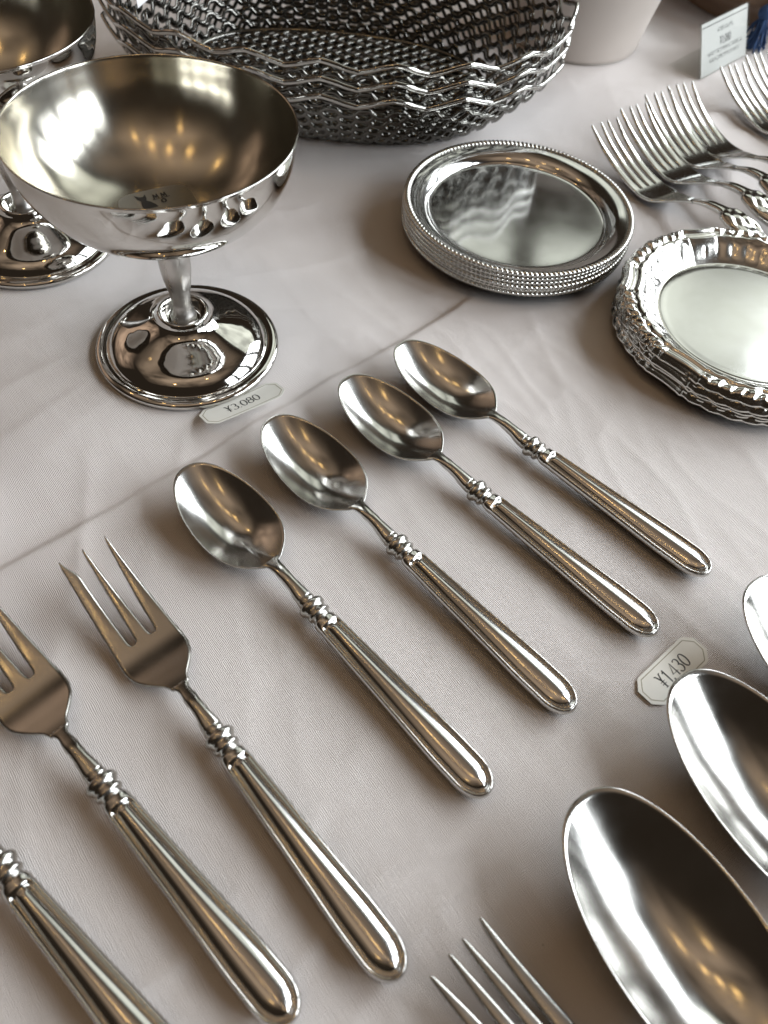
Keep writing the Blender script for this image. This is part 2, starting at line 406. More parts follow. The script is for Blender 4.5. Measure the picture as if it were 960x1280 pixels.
def neck_mesh(x_end, hw_end, z_end, hh_end, mat):
    N_ = 26; secs = []
    for i in range(N_):
        t = i / (N_ - 1); x = x_end + (-.43 - x_end) * t
        hw = cr([(0, hw_end), (.14, hw_end * .62), (.35, .20), (.65, .205), (.9, .26), (1, .265)], t)
        hh = cr([(0, hh_end), (.2, .09), (.45, .145), (.7, .18), (1, .215)], t)
        z = cr([(0, z_end), (.25, z_end + .045), (.55, .60), (1, .44)], t)
        secs.append(ell(x, hw, hh, z))
    return mesh('neck', loft(secs), mat)
def bowl_mesh(cx, A, B, k, depth, z_tip, z_neck, thick, mat, nose=.25, n=96):
    """spoon bowl: concentric rings over an egg outline, then the lip and the underside"""
    out = []
    for j in range(n):
        a = 2 * PI * j / n; c, s = math.cos(a), math.sin(a)
        x = A * math.copysign(abs(c) ** .93, c); y = B * math.copysign(abs(s) ** .86, s) * (1 + k * c) / (1 + .10 * k * k)
        aa = a if a < PI else a - 2 * PI
        x += nose * gauss(aa, .30)
        out.append((cx + x, y))
    xt = cx - A; xn = cx + A + nose
    zr = lambda x: z_tip + (z_neck - z_tip) * ((x - xt) / (xn - xt)) - .10 * math.sin(PI * (x - xt) / (xn - xt))
    c0 = cx + .12 * A
    secs = []
    R_ = [.0, .03] + [.03 + .97 * (i / 22) ** .85 for i in range(1, 23)]
    def ring(rho, dz, sc=1.0, dep=depth):
        row = []
        for (x, y) in out:
            X = c0 + (x - c0) * rho * sc; Y = y * rho * sc
            d = dep * max(0, (1 - rho ** 2.1)) ** 1.05
            row.append((X, Y, zr(c0 + (x - c0) * rho) - d - dz))
        return row
    for rho in R_[1:]: secs.append(ring(rho, 0))
    secs.append(ring(1, .012, 1.010)); secs.append(ring(1, .04, 1.014)); secs.append(ring(1, .085, 1.006))
    for rho in R_[1:][::-1][1:]: secs.append(ring(rho, .085 + (thick - .085) * (1 - rho), .997))
    return mesh('bowl', loft(secs[::-1]), mat)

handle_me = handle_mesh(); collar_me = collar_mesh()
# --- small spoons
bowl_me = bowl_mesh(-4.28, 2.17, 1.26, .13, .72, .99, .68, .10, 'cutlery', .20)
sneck_me = neck_mesh(-2.12, .36, .60, .055, 'cutlery')
def small_spoon(label, loc, rz):
    t = thing('small_spoon', label, 'spoon', loc, rz, 'row of four small spoons')
    part('bowl', bowl_me, 0, t); part('neck', sneck_me, 0, t); part('collar', collar_me, 0, t); part('handle', handle_me, 0, t)
    return t
small_spoon('small steel spoon with ribbed handle lying next to a three-tined fork', (-1.684, 10.931, 0), -.724)
small_spoon('small steel spoon, second from the three-tined forks in its row', (.627, 13.488, 0), -.717)
small_spoon('small steel spoon, third from the three-tined forks in its row', (3.075, 16.037, 0), -.677)
small_spoon('small steel spoon at the row end farthest from the three-tined forks', (4.946, 18.315, 0), -.653)

# --- forks
def strip(xs, ya, yb, zf, th, crown=.03, n=9):
    """one flat bar: rounded-edge section between the plan curves ya(x) and yb(x)"""
    secs = []
    for x in xs:
        cw_ = crown(x) if callable(crown) else crown
        a, b = ya(x), yb(x); c = (a + b) / 2; h = max((b - a) / 2, .004); e = min(.035, h * .45, th * .4); z = zf(x); top = []; bot = []
        for j in range(n):
            t = 2 * j / (n - 1) - 1; y = c + (h - e) * t
            top.append((x, y, z - cw_ * t * t * min(1, h / .3)))
            bot.append((x, y, z - th))
        l = [(x, a, z - cw_ * min(1, h / .3) - e), (x, a, z - th + e)]; r = [(x, b, z - th + e), (x, b, z - cw_ * min(1, h / .3) - e)]
        secs.append(top + [r[1], r[0]] + bot[::-1] + [l[1], l[0]])
    return secs
def fork_parts(root, tip, slot, body, zt, hw_body, ntine, tip_hw, gap, mat, tipw, notch, th, neck_hw):
    """head from x=body (at the neck) to x=slot, then the tines out to x=tip; returns the shared meshes"""
    zf = lambda x: cr(zt, x)
    nx = 26
    xs = [body + (slot - body) * i / nx for i in range(nx + 1)]
    hw = lambda x: cr(hw_body, x)
    head = mesh('head', loft(strip(xs, lambda x: -hw(x), hw, zf, th, .0, 25), True, False), mat)
    tines = []
    for k in range(ntine):
        def edge(x, side, k=k):
            u = (slot - x) / (slot - tip)
            tot = hw(slot) + (tip_hw - hw(slot)) * u
            wb = 2 * hw(slot) / ntine
            g0 = gap * min(1, math.sqrt(max(0, 1 - (1 - min(1, (slot - x) / gap)) ** 2)))
            # boundary lines between tines stay evenly spread
            lo = -tot + 2 * tot * k / ntine; hi = -tot + 2 * tot * (k + 1) / ntine
            lo += g0 / 2 if k > 0 else 0; hi -= g0 / 2 if k < ntine - 1 else 0
            c = (lo + hi) / 2; h = (hi - lo) / 2
            taper = 1 - (1 - tipw / max(h, 1e-3)) * (.35 * u + .65 * u ** 1.8 if ntine == 3 else u ** 2.4) if h > tipw else 1
            if k == 0: lo2 = lo + (hi - lo) * .0; c2 = lo + h * taper
            elif k == ntine - 1: c2 = hi - h * taper
            else: c2 = c
            h2 = h * taper
            if notch and k == 0:
                full = h * (1 - .26 * u)
                if u < .80: h2 = full
                else: h2 = full * (1 - .72 * sst(.80, 1.0, u)); 
                c2 = lo + h2
            if u > .93: h2 *= math.sqrt(max(0, 1 - ((u - .93) / .075) ** 2))
            return c2 - h2 if side < 0 else c2 + h2
        n2 = 40
        xt = [slot + (tip - slot) * (i / n2) ** 1.15 for i in range(n2 + 1)]
        xt = sorted(set(xt + [slot - gap * q for q in (.02, .06, .12, .2, .35, .6)] + [tip + (slot - tip) * q for q in (.01, .02, .035, .05)]), reverse=True)
        th_t = lambda x: th
        secs = strip(xt, lambda x: edge(x, -1), lambda x: edge(x, 1), zf, th, lambda x: .02 * sst(0, 1.2, slot - x), 9)
        tines.append(mesh('tine', loft(secs, False, True), mat))
    return head, tines
fz = [(-6.95, 1.32), (-6.2, .98), (-5.4, .66), (-4.6, .42), (-4.0, .29), (-3.55, .24), (-3.1, .29), (-2.6, .43), (-2.2, .54), (-1.9, .60)]
fw = [(-3.95, .93), (-3.6, .965), (-3.2, .96), (-2.8, .84), (-2.45, .58), (-2.2, .36), (-1.9, .24)]
f_head, f_tines = fork_parts(None, -6.95, -3.93, -1.95, fz, fw, 3, .76, .21, 'cutlery_dark', .04, True, .13, .24)
fneck_me = neck_mesh(-2.02, .27, .545, .06, 'cutlery_dark')
def small_fork(label, loc, rz):
    t = thing('three_tined_fork', label, 'fork', loc, rz, 'row of three-tined forks')
    h = part('head', f_head, 0, t)
    for tm in f_tines: part('tine', tm, 0, h)
    part('neck', fneck_me, 0, t); part('collar', collar_me, 0, t); part('handle', handle_me, 0, t)
    return t
small_fork('three-tined steel fork lying next to the row of small spoons', (-3.484, 6.736, 0), -.752)
small_fork('three-tined steel fork lying between two others like it', (-6.133, 5.223, 0), -.669)
small_fork('three-tined steel fork lying farthest from the small spoons, only its handle showing', (-7.87, 3.10, 0), -.615)

# --- large spoons (bowls in view, handles run out of the picture)
LB = bowl_mesh(3.35, 3.42, 1.90, .07, 1.18, 1.72, 1.22, .13, 'cutlery', .3, 128)
def lneck():
    secs = []
    for i in range(24):
        t = i / 23; x = 6.75 + 5.2 * t
        hw = cr([(0, .55), (.1, .38), (.3, .28), (.7, .30), (1, .38)], t); hh = cr([(0, .07), (.3, .16), (.7, .22), (1, .28)], t)
        z = cr([(0, 1.14), (.25, 1.35), (.6, 1.1), (1, .62)], t)
        secs.append(ell(x, hw, hh, z))
    return mesh('neck', loft(secs), 'cutlery')
LN = lneck()
def large_spoon(label, loc, rz):
    t = thing('large_spoon', label, 'spoon', loc, rz, 'large serving spoons')
    part('bowl', LB, 0, t); part('neck', LN, 0, t)
    c = part('collar', collar_me, 0, t); c.location = (.124, 0, 0); c.scale = (1.35, 1.35, 1.35)
    h = part('handle', handle_me, 0, t); h.location = (.124, 0, 0); h.scale = (1.35, 1.35, 1.35)
    return t
large_spoon('large steel serving spoon lying beside the four slender fork tines', (5.72, 5.98, 0), -.88)
large_spoon('large steel serving spoon resting on the edge of the 1,430 yen price tag', (8.62, 9.52, 0), -.86)
large_spoon('large steel serving spoon, mostly out of view, beyond the one on the price tag', (11.25, 12.95, 0), -.86)

# --- dinner forks
def dinner_fork_set(mat, rise=1.0):
    z = [(-.1, 1.75), (.8, 1.22), (1.8, .80), (2.8, .52), (3.6, .38), (4.2, .36), (4.9, .50), (5.6, .82), (6.2, 1.08), (6.6, 1.2)]
    z = [(x, .36 + (q - .36) * rise) if x < 4.2 else (x, q) for x, q in z]
    w_ = [(3.6, .93), (4.2, .97), (4.7, .92), (5.2, .70), (5.7, .42), (6.2, .25), (6.6, .2)]
    # fork_parts works from the neck towards the tip with falling x
    return fork_parts(None, -.1, 3.75, 6.5, z, w_, 4, .90, .10, mat, .06, False, .15, .2)
d_head, d_tines = dinner_fork_set('tray')
d4_head, d4_tines = dinner_fork_set('cutlery_dark', .45)
def ornate_handle():
    secs = []
    N_ = 150
    for i in range(N_):
        x = 6.4 + 13.4 * i / (N_ - 1)
        hw = cr([(6.4, .2), (7.2, .24), (8.0, .30), (8.3, .55), (9.4, .68), (10.2, .50), (10.6, .42), (13, .5), (17, .75), (18.6, 1.05), (19.4, .8), (19.8, .1)], x)
        hh = cr([(6.4, .10), (7.2, .16), (8.4, .2), (9.4, .24), (12, .2), (18, .2), (19.8, .06)], x)
        z = cr([(6.4, 1.1), (7.2, 1.38), (8.2, 1.5), (9.6, 1.35), (13, .8), (17, .42), (19.8, .3)], x)
        sec = []
        for j in range(36):
            a = 2 * PI * j / 36; c, s = math.cos(a), math.sin(a)
            y = hw * math.copysign(abs(c) ** .8, c); zz = hh * math.copysign(abs(s) ** .8, s)
            if s > 0 and x > 8.1:
                k = sst(8.1, 8.4, x) * s
                zz += k * (.07 * math.sin(5.2 * x + 2.2 * math.sin(3 * y)) * math.cos(6.0 * y / max(hw, .1)) + .05 * abs(noise.noise((x * 2.2, y * 2.6, 2))))
                zz += k * .06 * gauss(abs(y) - hw * .8, .08)
            sec.append((x, y, z + zz))
        secs.append(sec)
    return mesh('handle', loft(secs), 'silver')
orn_me = ornate_handle()
def plain_handle():
    secs = []
    for i in range(70):
        x = 6.3 + 13.5 * i / 69
        hw = cr([(6.3, .2), (8, .22), (11, .34), (16, .62), (18.5, .85), (19.5, .5), (19.8, .05)], x)
        hh = cr([(6.3, .10), (8, .16), (12, .16), (18, .14), (19.8, .04)], x)
        z = cr([(6.3, 1.1), (7.4, 1.25), (9, 1.1), (14, .5), (18, .2), (19.8, .16)], x)
        secs.append(ell(x, hw, hh, z))
    return mesh('handle', loft(secs), 'cutlery')
def dinner_fork(name, label, tipc, rz, heads, h, group, z0=0):
    t = thing(name, label, 'fork', (tipc[0], tipc[1], z0), rz, group)
    hd = part('head', heads[0], 0, t)
    for tm in heads[1]: part('tine', tm, 0, hd)
    part('handle', h, 0, t)
    return t
BF = [((8.55, 39.2), -.90, 'ornate four-tined fork lying closest to the round rope-edged trays'),
      ((10.16, 41.2), -.95, 'ornate four-tined fork, second in the group from the round trays'),
      ((11.62, 42.95), -1.00, 'ornate four-tined fork, third in the group from the round trays'),
      ((12.95, 44.25), -1.02, 'ornate four-tined fork, fourth from the round trays, before the gap by the price card'),
      ((16.25, 47.35), -1.00, 'four-tined fork lying right in front of the standing price card'),
      ((18.0, 49.2), -1.02, 'four-tined fork at the end of the row beside the blue tassel')]
for c, a, lab in BF:
    dinner_fork('ornate_fork', lab, c, a, (d_head, d_tines), orn_me, 'ornate forks fanned out beside the trays')
dinner_fork('table_fork', 'dark steel fork with four slender tines beside the large spoon', (2.90, 2.53), -.70, (d4_head, d4_tines), plain_handle(), None, -.06)

# ------------------------------------------------------------------ goblets
BOW = [(.001, 5.45), (.5, 5.45), (1.1, 5.48), (1.9, 5.60), (2.7, 5.90), (3.35, 6.36), (3.85, 6.98), (4.13, 7.58), (4.25, 8.14), (4.285, 8.50)]
INN = [(max(r - .06, .001), z + .085) for r, z in BOW[:-1]] + [(4.235, 8.50)]
def goblet_bowl():
    o = smooth_profile(BOW, 6); i = smooth_profile(INN, 6)[::-1]
    lip = [(4.30, 8.54), (4.315, 8.575), (4.30, 8.60), (4.265, 8.602), (4.245, 8.57)]
    prof = o + lip + i; n = 128
    v, f = lathe(prof, n)
    idx = [1 if (q // n) >= len(o) + 3 else 0 for q in range(len(f))]
    return mesh('bowl', (v, f), ['polished', 'goblet_in'], idx)
def z_in(r):
    for (a, p), (b, q) in zip(GI, GI[1:]):
        if r <= b: return p + (q - p) * (r - a) / (b - a)
    return GI[-1][1]
GI = smooth_profile(INN, 8)
stem_pts = [(1.0, 5.47), (.98, 5.40), (.66, 5.33), (.52, 5.2), (.48, 4.85), (.51, 4.4), (.545, 3.95), (.53, 3.5), (.46, 3.0), (.375, 2.55), (.335, 2.2), (.345, 2.0), (.40, 1.78), (.47, 1.60), (.47, 1.45), (.42, 1.37)]
foot_pts = [(.001, 1.38), (.46, 1.38), (.60, 1.40), (.68, 1.50), (.76, 1.70), (.83, 1.76), (.91, 1.73), (.955, 1.64), (1.0, 1.52), (1.09, 1.41), (1.27, 1.27), (1.55, 1.12), (1.9, .97), (2.2, .85), (2.5, .71), (2.72, .55), (2.86, .39), (2.93, .28), (2.98, .262), (3.05, .275), (3.16, .285), (3.28, .262), (3.36, .21), (3.39, .15), (3.385, .07), (3.35, .015), (3.25, .0), (3.0, .02), (.5, .9), (.001, .95)]
g_bowl = goblet_bowl(); g_stem = mesh('stem', lathe(smooth_profile(stem_pts, 4), 48), 'stem'); g_foot = mesh('foot', lathe(smooth_profile(foot_pts, 6), 128), 'polished')
def goblet(label, x, y):
    t = thing('dessert_goblet', label, 'goblet', (x, y, 0), 0, 'footed steel dessert goblets')
    part('bowl', g_bowl, 0, t); part('stem', g_stem, 0, t); part('foot', g_foot, 0, t)
    return t
GX, GY = -8.153, 21.732
g1 = goblet('footed steel dessert goblet with a cat sticker inside its bowl', GX, GY)
goblet('footed steel dessert goblet standing behind the one with the cat sticker', -16.0, 27.0)

# strokes ------------------------------------------------------------
def ribbon(pts, w, closed=False):
    """flat pen stroke in 2D; w is one width or one per point"""
    V = []; F = []; n = len(pts)
    for i, p in enumerate(pts):
        a = pts[i - 1] if i > 0 or closed else p; b = pts[(i + 1) % n] if i < n - 1 or closed else p
        dx, dy = b[0] - a[0], b[1] - a[1]; l = math.hypot(dx, dy) or 1
        ww = (w[i] if isinstance(w, list) else w) / 2
        V += [(p[0] - dy / l * ww, p[1] + dx / l * ww, 0), (p[0] + dy / l * ww, p[1] - dx / l * ww, 0)]
    for i in range(n if closed else n - 1):
        k = (i + 1) % n; F.append((2*i, 2*i+1, 2*k+1, 2*k))
    return V, F
def oval(cx, cy, rx, ry, a0=0, a1=2*PI, n=28):
    return [(cx + rx * math.cos(a0 + (a1 - a0) * i / n), cy + ry * math.sin(a0 + (a1 - a0) * i / n)) for i in range(n + 1)]
def pen(pts, thick, thin):
    out = []
    for i, p in enumerate(pts):
        a = pts[max(i - 1, 0)]; b = pts[min(i + 1, len(pts) - 1)]
        dx, dy = b[0] - a[0], b[1] - a[1]; l = math.hypot(dx, dy) or 1
        out.append(thin + (thick - thin) * abs(dy / l))
    return ribbon(pts, out)
GL = {  # glyph strokes on a 0..1 tall grid: (advance, strokes)
    '0': (.62, [oval(.29, .5, .23, .48)]),
    '1': (.40, [[(.06, .80), (.14, .85), (.22, 1.0), (.22, .0)]]),
    '3': (.56, [oval(.22, .75, .19, .23, 2.6, -1.45, 18), oval(.23, .27, .23, .27, 1.6, -2.7, 20)]),
    '4': (.62, [[(.40, .0), (.40, 1.0), (.02, .30), (.56, .30)]]),
    '8': (.58, [oval(.27, .74, .18, .24), oval(.27, .26, .23, .25)]),
    ',': (.24, [[(.10, .08), (.11, .0), (.05, -.14)]]),
    '.': (.24, [[(.07, .07), (.07, -.01)]]),
    'Y': (.62, [[(.0, 1.0), (.10, .97), (.27, .52), (.27, .0)], [(.27, .52), (.45, .97), (.56, 1.0)], [(.07, .44), (.47, .44)], [(.07, .26), (.47, .26)], [(.16, .0), (.38, .0)]]),
    'M': (.86, [[(.04, 0), (.12, .9)], [(.12, .9), (.38, .15)], [(.38, .15), (.62, .9)], [(.62, .9), (.70, 0)], [(-.04, .0), (.12, .0)], [(.62, .0), (.80, .0)]]),
    'o': (.5, [oval(.2, .25, .2, .25)]),
    ' ': (.3, []),
}
def lettering(txt, h, thick=.085, thin=.035):
    x = 0; out = []
    for ch in txt:
        adv, st = GL[ch]
        for s in st:
            out.append(pen([(x + px * h, py * h) for px, py in s], thick * h, thin * h))
        x += adv * h
    v, f = join(*out)
    return [(a - x / 2, b - h / 2, c) for a, b, c in v], f
def poly_extrude(pts, z0, z1):
    n = len(pts); V = [(x, y, z0) for x, y in pts] + [(x, y, z1) for x, y in pts]
    return V, [tuple(range(n))[::-1], tuple(range(n, 2 * n))] + [(i, (i + 1) % n, n + (i + 1) % n, n + i) for i in range(n)]
def price_tag(name, label, txt, loc, rz, th, pitch=0.0, bend=0.0, L_=2.95, W=1.18):
    t = thing(name, label, 'price tag', loc, 0)
    t.rotation_euler = (Matrix.Rotation(rz, 3, 'Z') @ Matrix.Rotation(pitch, 3, 'X')).to_euler()
    def warp(vf, dz):
        v, f = vf; return [(x, y, z + dz + bend * (x / 1.5) ** 2) for x, y, z in v], f
    c = .30
    # paper slip as a strip grid so that it can curl
    xs = [-L_/2 + L_ * i / 40 for i in range(41)]
    def hw(x):
        e = L_/2 - abs(x); return W/2 - (c - e) * .9 if e < c else W/2
    secs = []
    for x in xs:
        h = hw(x); secs.append([(x, -h, 0), (x, h, 0), (x, h, .012), (x, -h, .012)])
    part('slip', warp(loft(secs), 0), 'paper', t, smooth=False)
    b = .10; l2 = L_/2 - b; w2 = W/2 - b; cc = .26
    def corner(sx, sy): return [(sx * l2, sy * (w2 - cc)), (sx * (l2 - .06), sy * (w2 - cc * .75)), (sx * (l2 - cc * .75), sy * (w2 - .06)), (sx * (l2 - cc), sy * w2)]
    bp = corner(1, -1)[::-1] + corner(1, 1) + corner(-1, 1)[::-1] + corner(-1, -1)
    dense = []
    for i, p in enumerate(bp):
        q = bp[(i + 1) % len(bp)]; k = max(1, int(math.hypot(q[0]-p[0], q[1]-p[1]) / .1))
        dense += [(p[0] + (q[0]-p[0]) * j / k, p[1] + (q[1]-p[1]) * j / k) for j in range(k)]
    part('border', warp(ribbon(dense, .022, True), .0145), 'gold_ink', t)
    part('lettering', warp(lettering(txt, th, .11, .05), .0155), 'ink', t)
    return t
price_tag('price_tag', 'small price tag reading 1,430 yen, tucked under a large spoon', 'Y1,430', (9.10, 10.62, .005), math.radians(46.5), .44, L_=2.75, W=1.04)
price_tag('price_tag', 'small curled price tag reading 3,080 yen, tucked under the goblet foot', 'Y3.080', (-5.50, 18.98, .17), math.radians(41), .42, math.radians(-17), .03, 3.15, 1.2)

# cat sticker inside the bowl
st = thing('cat_sticker', 'clear oval sticker with a black cat inside the goblet bowl', 'sticker', (GX, GY, 0))
sa = math.radians(35); sc_ = Vector((-.42, .55))
def on_bowl(x, y, lift):
    X = sc_.x + x * math.cos(sa) - y * math.sin(sa); Y = sc_.y + x * math.sin(sa) + y * math.cos(sa)
    return (X, Y, z_in(math.hypot(X, Y)) + lift)
def stick(vf, lift):
    v, f = vf; return [on_bowl(x, y, lift) for x, y, z in v], f
rings = []
for k in range(9):
    rr = max(k / 8, .01)
    rings.append([(rr * 1.22 * math.copysign(abs(math.cos(a)) ** .62, math.cos(a)), rr * .80 * math.copysign(abs(math.sin(a)) ** .62, math.sin(a)), 0) for a in [2*PI*j/56 for j in range(56)]])
part('film', stick(loft(rings, True, False), .012), 'film', st)
cat_pts = [(-.98, .40), (-.93, .16), (-.80, .02), (-.86, -.22), (-.90, -.52), (-.20, -.52), (-.26, -.32), (-.40, -.12), (-.56, .0), (-.50, .14), (-.50, .38), (-.62, .26), (-.80, .27)]
cat_pts = [(x * .72 + .13, y * .78 + .32) for x, y in cat_pts]
cc_ = (-.36, .24)
V = [(cc_[0], cc_[1], 0)]; F = []
den = []
for i, p in enumerate(cat_pts):
    q = cat_pts[(i + 1) % len(cat_pts)]
    den += [(p[0] + (q[0]-p[0]) * j / 4, p[1] + (q[1]-p[1]) * j / 4, 0) for j in range(4)]
for k in range(1, 5): V += [(cc_[0] + (x - cc_[0]) * k / 4, cc_[1] + (y - cc_[1]) * k / 4, 0) for x, y, z in den]
nn = len(den)
for j in range(nn): F.append((0, 1 + j, 1 + (j + 1) % nn))
for k in range(3):
    for j in range(nn): F.append((1 + k*nn + j, 1 + (k+1)*nn + j, 1 + (k+1)*nn + (j+1) % nn, 1 + k*nn + (j+1) % nn))
part('cat_emblem', stick((V, F), .022), 'ink', st)
lv, lf = lettering('M M', .23, .18, .10); ov, of = lettering('o', .34, .18, .12)
uv, uf = ribbon([(-.36 + .72 * i / 10, 0) for i in range(11)], .025)
wr = join(([(x + .22, y + .44, z) for x, y, z in lv], lf), ([(x + .27, y + .23, z) for x, y, z in ov], of), ([(x * .8 + .22, y + .29, z) for x, y, z in uv], uf))
part('lettering', stick(wr, .022), 'ink', st)

# ------------------------------------------------------------------ round rope-edged trays
RT = 4.93
tp = [(.001, .16), (1.5, .155), (3.0, .15), (3.70, .15), (3.86, .165), (3.95, .215), (4.02, .30), (4.15, .42), (4.35, .53), (4.55, .60), (4.72, .64), (4.84, .65)]
tu = [(4.84, .60), (4.70, .585), (4.50, .54), (4.30, .46), (4.10, .34), (3.98, .22), (3.90, .10), (3.80, .04), (3.6, .01), (3.0, .0), (.001, .0)]
def rope(R_, mr, N_, lobes):
    secs = []; k = 12
    for i in range(N_):
        a = 2 * PI * i / N_; row = []
        for j in range(k):
            ph = 2 * PI * j / k
            q = mr * (1 + .55 * (abs(math.sin((lobes * a + 1.6 * ph) / 2)) - .55))
            row.append(((R_ + q * math.cos(ph)) * math.cos(a), (R_ + q * math.cos(ph)) * math.sin(a), q * math.sin(ph) * .85))
        secs.append(row)
    secs.append(secs[0]); return loft(secs, False, False)
rope_me = None
def tray_bodies():
    a = smooth_profile(tp, 4); b = smooth_profile(tu, 3); n = 144
    v, f = lathe(a + b, n); nf = len([p for p in a if p[0] < 3.8])
    idx = [1 if q // n < nf else 0 for q in range(len(f))]
    return mesh('dish', (v, f), ['tray', 'tray_floor'], idx)
tray_me = tray_bodies(); v, f = rope(4.93, .118, 1248, 156); rope_me = mesh('rope_rim', ([(a, b, c + .645) for a, b, c in v], f), 'rope')
names = ['topmost', 'second from the top', 'third from the top', 'fourth from the top', 'fifth from the top', 'bottom one']
for k in range(6):
    t = thing('round_tray', 'round steel tray with a rope-twist rim, %s of its stack' % names[k], 'tray', (4.22 + random.uniform(-.06, .06) * (k > 0), 31.40 + random.uniform(-.06, .06) * (k > 0), .19 * (5 - k)), random.uniform(0, 6), 'stack of round rope-edged trays')
    part('dish', tray_me, 0, t); part('rope_rim', rope_me, 0, t)

# ------------------------------------------------------------------ embossed scalloped trays
def ornate_tray():
    NT_ = 1080; P6 = 6
    rs = [0.001, 1.2, 2.4, 3.2, 3.46, 3.52, 3.58, 3.64, 3.72, 3.82, 3.92, 4.02, 4.12, 4.22, 4.30, 4.36, 4.42, 4.48, 4.54, 4.60, 4.66, 4.72, 4.78, 4.84, 4.90, 4.95, 5.0, 5.05, 5.10, 5.15, 5.19, 5.22]
    top = []
    def fld(a):
        q = (a / (2 * PI / P6)) % 1.0           # one ornament period
        cl = sst(.0, .07, q) * (1 - sst(.62, .70, q))   # cluster of lobes, then a plain bracket
        return q, cl
    def edge(a):
        q, cl = fld(a)
        lob = abs(math.sin(PI * q / .70 * 5)) if q < .70 else 0
        br = math.sin(PI * (q - .70) / .30) if q >= .70 else 0
        return 1 + .014 * cl * lob - .013 * br ** 2 + .010 * gauss(q - .35, .16) + .010 * (gauss(q - .70, .03) + gauss(q - .99, .03))
    for r in rs:
        row = []
        for i in range(NT_):
            a = 2 * PI * i / NT_; q, cl = fld(a); e = edge(a)
            k = sst(3.4, 4.6, r); R_ = r * (1 + (e - 1) * k)
            z = .14 + .62 * sst(3.56, 4.55, r) - .03 * gauss(r - 3.58, .06)
            # flutes on the wall inside the lobed part
            fl = abs(math.sin(PI * q / .70 * 5)) if q < .70 else .6
            z += .10 * cl * (fl - .6) * gauss(r - 4.12, .26)
            z += -.04 * gauss(r - 4.05, .1) * gauss((q - .85), .02)
            # inner bead, hollow and the scroll border
            z += .055 * gauss(r - 4.55, .05)
            z -= .05 * gauss(r - 4.70, .06)
            lob = (abs(math.sin(PI * q / .70 * 9 + (r - 4.9) * 5.0)) if q < .70 else 0)
            z += cl * .12 * (lob - .25) * gauss(r - 4.93, .17)
            z += (1 - cl) * (.10 * gauss(r - 5.06, .09) - .02 * gauss(r - 4.90, .08))
            c1 = gauss(q - .35, .05) ; z += .09 * c1 * gauss(r - 4.82, .22)
            z += cl * .022 * math.sin(PI * q / .70 * 36 + 14 * (r - 4.9)) * gauss(r - 4.98, .13); sw = math.sin(26 * q + 9 * (r - 4.8)); z += cl * .032 * sw * gauss(r - 4.84, .18)
            z -= .22 * sst(5.08, 5.22, r) ** 1.5
            row.append((R_ * math.cos(a), R_ * math.sin(a), z))
        top.append(row)
    und = []
    for r, z in ((5.215, .50), (5.16, .45), (5.0, .52), (4.7, .56), (4.4, .46), (4.0, .22), (3.75, .05), (3.5, .0), (1.5, .0), (.001, .0)):
        row = []
        for i in range(NT_):
            a = 2 * PI * i / NT_; k = sst(3.4, 4.6, r); R_ = r * (1 + (edge(a) - 1) * k)
            row.append((R_ * math.cos(a), R_ * math.sin(a), z))
        und.append(row)
    v, f = loft(top + und, True, False)
    idx = [1 if (q // NT_) < 5 else 0 for q in range(len(f))]
    return v, f, idx
v, f, idx = ornate_tray()
ot_me = mesh('dish', (v, f), ['silver', 'tray_floor'], idx)
for k in range(6):
    o = part('scalloped_tray', ot_me, 0)
    o.location = Vector((13.72 + random.uniform(-.08, .08) * (k > 0), 26.20 + random.uniform(-.08, .08) * (k > 0), .155 * (5 - k))) * S; o.scale = (1.0266, 1.0266, 1)
    o.rotation_euler = (0, 0, 2.02 + random.uniform(-.035, .035))
    tag(o, 'steel tray with an embossed scalloped rim, %s of its stack' % names[k], 'tray', 'stack of scalloped embossed trays')

# ------------------------------------------------------------------ lattice baskets
BX, BY, BROT = -5.1, 41.6, .03
def oval_pt(a, A, B, z, p=2.25):
    c, s = math.cos(a), math.sin(a)
    return (A * math.copysign(abs(c) ** (2 / p), c), B * math.copysign(abs(s) ** (2 / p), s), z)
def arc_angles(n):
    """angles that divide the oval evenly"""
    M_ = 2000; pts = [oval_pt(2*PI*i/M_, 9.6, 7.0, 0) for i in range(M_ + 1)]
    acc = [0]
    for a, b in zip(pts, pts[1:]): acc.append(acc[-1] + math.hypot(b[0]-a[0], b[1]-a[1]))
    out = []; j = 0
    for i in range(n):
        t = acc[-1] * i / n
        while acc[j + 1] < t: j += 1
        out.append(2 * PI * (j + (t - acc[j]) / (acc[j+1] - acc[j])) / M_)
    return out
NCELL = 40; PER = 12
ANG = arc_angles(NCELL * PER)
def zig(i, per, ph):
    q = (i / per + ph) % 1.0; t = abs(q * 2 - 1) * 2 - 1
    return math.copysign(abs(t) ** .8, t) if abs(t) < 1 else t
def hexw(i, per, ph):     # wave with flat crests where neighbouring strips are bonded
    v = math.sin(2 * PI * ((i / per + ph) % 1.0)); return math.tanh(2.0 * v) / math.tanh(2.0)
